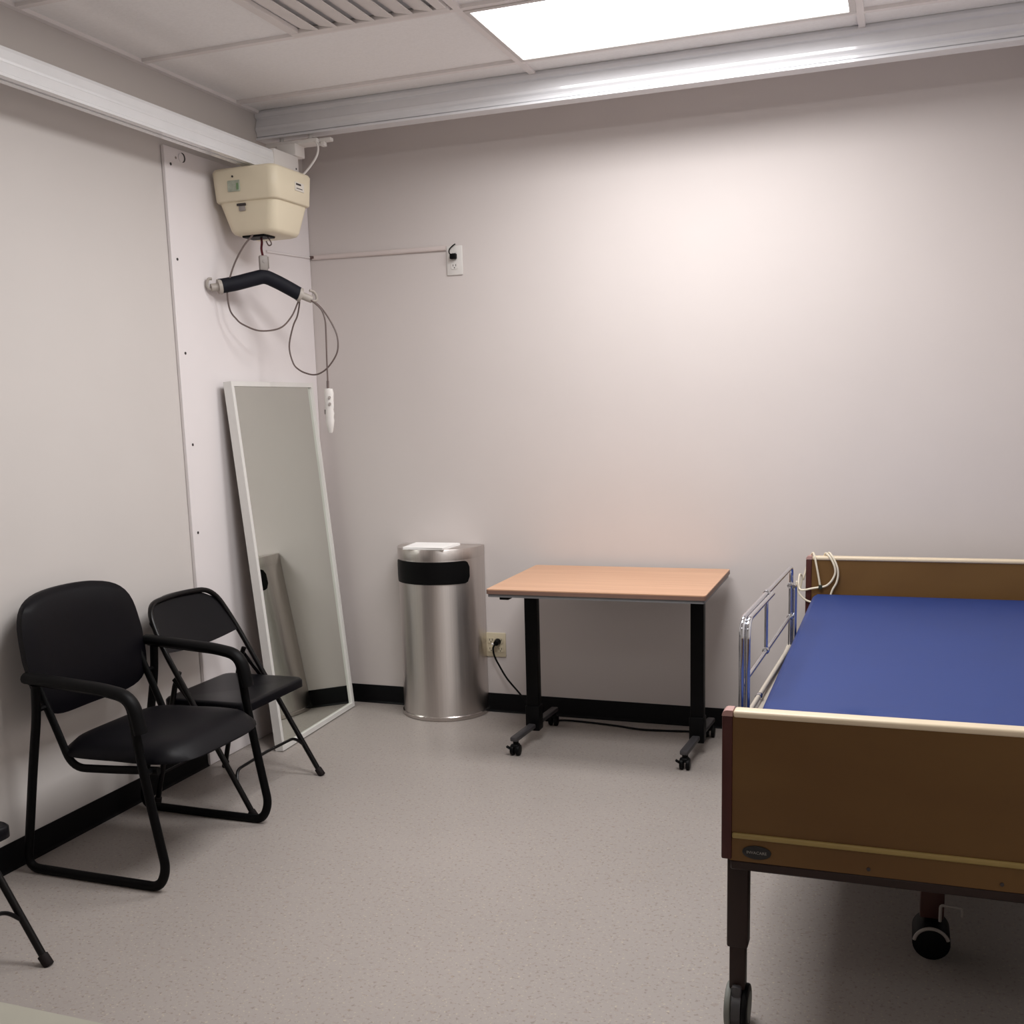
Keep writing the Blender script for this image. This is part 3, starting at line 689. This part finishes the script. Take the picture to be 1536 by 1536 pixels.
# drive motor hung beneath the middle
mo = MB(); lbox(mo, 2.742, 2.80, -1.86, -1.80, .10, .46, .004)
for k in range(2): pass
mo.build('motor_bracket', M['gold'], t)
mh = MB().cyl(L(2.771, -1.90, .052), L(2.771, -1.80, .052), .046, n=30, bev=.004).build('drive_motor', M['black_metal'], t)
MB().tube([L(2.771+.042*math.cos(R(a)), -1.905, .052+.042*math.sin(R(a))) for a in range(20, 171, 10)], .0045, 8).build('motor_rim', M['grey_pl'], mh)
us = MB().tube(fillet([L(2.79, -1.88, .105), L(2.79, -1.88, .150), L(2.842, -1.88, .148), L(2.842, -1.88, .125)], .008, 3), .004, 8); us.build('motor_bail', M['grey_pl'], mh)

# mattress
MT = (2.772, -1.27, .533)
mm = MB(); nx, ny = 40, 120; x0, x1, y0, y1, z0, z1 = 2.343, 3.203, -2.335, -.222, .533, .657
def mring(inset, z):
    return [(x, y, z) for x, y in rrect(x0+inset-MT[0], x1-inset-MT[0], y0+inset-MT[1], y1-inset-MT[1], .04-min(inset, .03)*.5, 6)]
mm.loft([mring(.012, 0), mring(.002, .008), mring(0, .02), mring(0, .104), mring(.003, .114), mring(.010, .121), mring(.022, .124)], caps=False)
# flat bottom and a gently dished top grid
def grid_face(z, inset, dish):
    X0, X1, Y0, Y1 = x0+inset-MT[0], x1-inset-MT[0], y0+inset-MT[1], y1-inset-MT[1]; P = []
    for i in range(nx+1):
        for j in range(ny+1):
            x = X0+(X1-X0)*i/nx; y = Y0+(Y1-Y0)*j/ny; w = x+MT[0]; q = y+MT[1]
            dz = dish*(-.004*math.sin(PI*i/nx)*math.sin(PI*j/ny))
            dz += dish*(-.012*math.exp(-((w-2.60)/.045)**2-((q+1.925)/.022)**2) + .008*math.exp(-((w-2.61)/.06)**2-((q+1.985)/.022)**2))
            P.append((x, y, z+dz))
    mm._add(P, [[i*(ny+1)+j, (i+1)*(ny+1)+j, (i+1)*(ny+1)+j+1, i*(ny+1)+j+1] for i in range(nx) for j in range(ny)])
grid_face(.1238, .018, 1); grid_face(.0005, .014, 0)
o = mm.build('mattress', M['blue'], None, 60); o.location = MT
tag(o, 'blue vinyl mattress lying on the hospital bed', 'mattress')

# ivory control cable looped over the headboard corner
KC = (2.36, -.19, .81)
t = thing('bed_control_cable', 'ivory control cable looped over the left corner of the bed headboard', 'cable', KC); L2 = local(KC)
kc = MB(); yq = -.210
kc.tube([L2(*p) for p in spline([(2.300, -.160, .70), (2.318, -.158, .77), (2.335, -.175, .812), (2.345, -.203, .808), (2.354, -.211, .770), (2.362, -.211, .73), (2.369, yq, .690), (2.368, -.211, .681), (2.340, -.213, .675), (2.302, -.214, .667), (2.288, -.205, .676), (2.285, -.190, .70), (2.288, -.175, .725), (2.296, -.165, .712), (2.29, -.175, .67), (2.284, -.195, .665), (2.28, -.205, .685), (2.279, -.208, .700), (2.283, -.208, .665), (2.297, -.209, .642), (2.318, -.210, .625), (2.340, -.2115, .618)], 7)], .0040, 8)
kc.tube([L2(*p) for p in spline([(2.375, -.16, .76), (2.384, -.175, .811), (2.400, -.203, .808), (2.419, -.211, .778), (2.427, -.211, .745), (2.418, -.211, .715), (2.398, yq, .690), (2.374, yq, .680)], 7)], .0040, 8)
kc.tube([L2(*p) for p in spline([(2.388, -.16, .76), (2.396, -.175, .813), (2.412, -.203, .808), (2.432, -.2115, .770), (2.438, -.2115, .735), (2.432, -.2115, .70), (2.418, -.2115, .672), (2.410, -.2115, .645)], 7)], .0040, 8)
kc.build('cable', M['ivory_cable'], t)
MB().box(*[v for i, p in enumerate(((2.364, 2.378), (-.217, -.204), (.672, .690))) for v in (p[0]-KC[i], p[1]-KC[i])], .002, 1).build('cable_tie', mat('dark_green_tie', (38, 44, 34), .6), t)

# ------------------------------------------------------------------ pale table in the near left corner
FT = (1.42, -4.05, 0)
t = thing('side_table', 'pale cream table top just showing in the bottom left corner', 'table', FT)
MB().extrude(rrect(-.52, .52, -.28, .28, .03), 'z', .712, .740).build('tabletop', M['fgtop'], t)
for sx in (-1, 1):
    for sy in (-1, 1): MB().cyl((sx*.46, sy*.22, 0), (sx*.46, sy*.22, .712), .018, n=14).build('leg', M['dkgrey_metal'], t)

# ------------------------------------------------------------------ lamps, world, camera
def area_lamp(name, y, energy, spread):
    la = bpy.data.lights.new(name, 'AREA'); la.shape = 'RECTANGLE'; la.size = 1.14; la.size_y = .53; la.energy = energy; la.color = LC; la.spread = R(spread)
    o = bpy.data.objects.new(name, la); C.objects.link(o); o.location = (XL+.61, y, H-.006); return o
LC = (1, .990, .985)
area_lamp('ceiling_lamp', Y1-.305, 26, 172)
area_lamp('unseen_fill_lamp_mid', Y1-.305-.61*2, 57, 180)  # added fill lamp outside the view, lifts the overall brightness
area_lamp('unseen_fill_lamp_near', Y1-.305-.61*6, 9, 180)  # weak unseen fill added near the camera
w = bpy.data.worlds.new('World'); bpy.context.scene.world = w; w.use_nodes = True
w.node_tree.nodes['Background'].inputs[0].default_value = (.5, .5, .5, 1); w.node_tree.nodes['Background'].inputs[1].default_value = .0

f, pcx, pcy = 1629.5, 740.1, 887.9
yaw, pitch, roll = -.3614, -.1690, -.0298
cam = bpy.data.cameras.new('Camera'); co = bpy.data.objects.new('Camera', cam); C.objects.link(co)
fw = Vector((math.sin(yaw)*math.cos(pitch), math.cos(yaw)*math.cos(pitch), math.sin(pitch)))
rt = Vector((math.cos(yaw), -math.sin(yaw), 0)); upv = rt.cross(fw)
rt2 = rt*math.cos(roll)+upv*math.sin(roll); up2 = -rt*math.sin(roll)+upv*math.cos(roll)
co.matrix_world = Matrix(((rt2.x, up2.x, -fw.x, 2.6622), (rt2.y, up2.y, -fw.y, -4.6925), (rt2.z, up2.z, -fw.z, 1.4337), (0, 0, 0, 1)))
cam.sensor_fit = 'HORIZONTAL'; cam.sensor_width = 36; cam.lens = f*36/1536
cam.shift_x = (768-pcx)/1536; cam.shift_y = (pcy-768)/1536
cam.clip_start = .05
sc = bpy.context.scene; sc.camera = co
sc.view_settings.view_transform = 'Standard'; sc.view_settings.look = 'None'; sc.view_settings.gamma = 1
sc.view_settings.use_curve_mapping = False; sc.view_settings.exposure = -.4
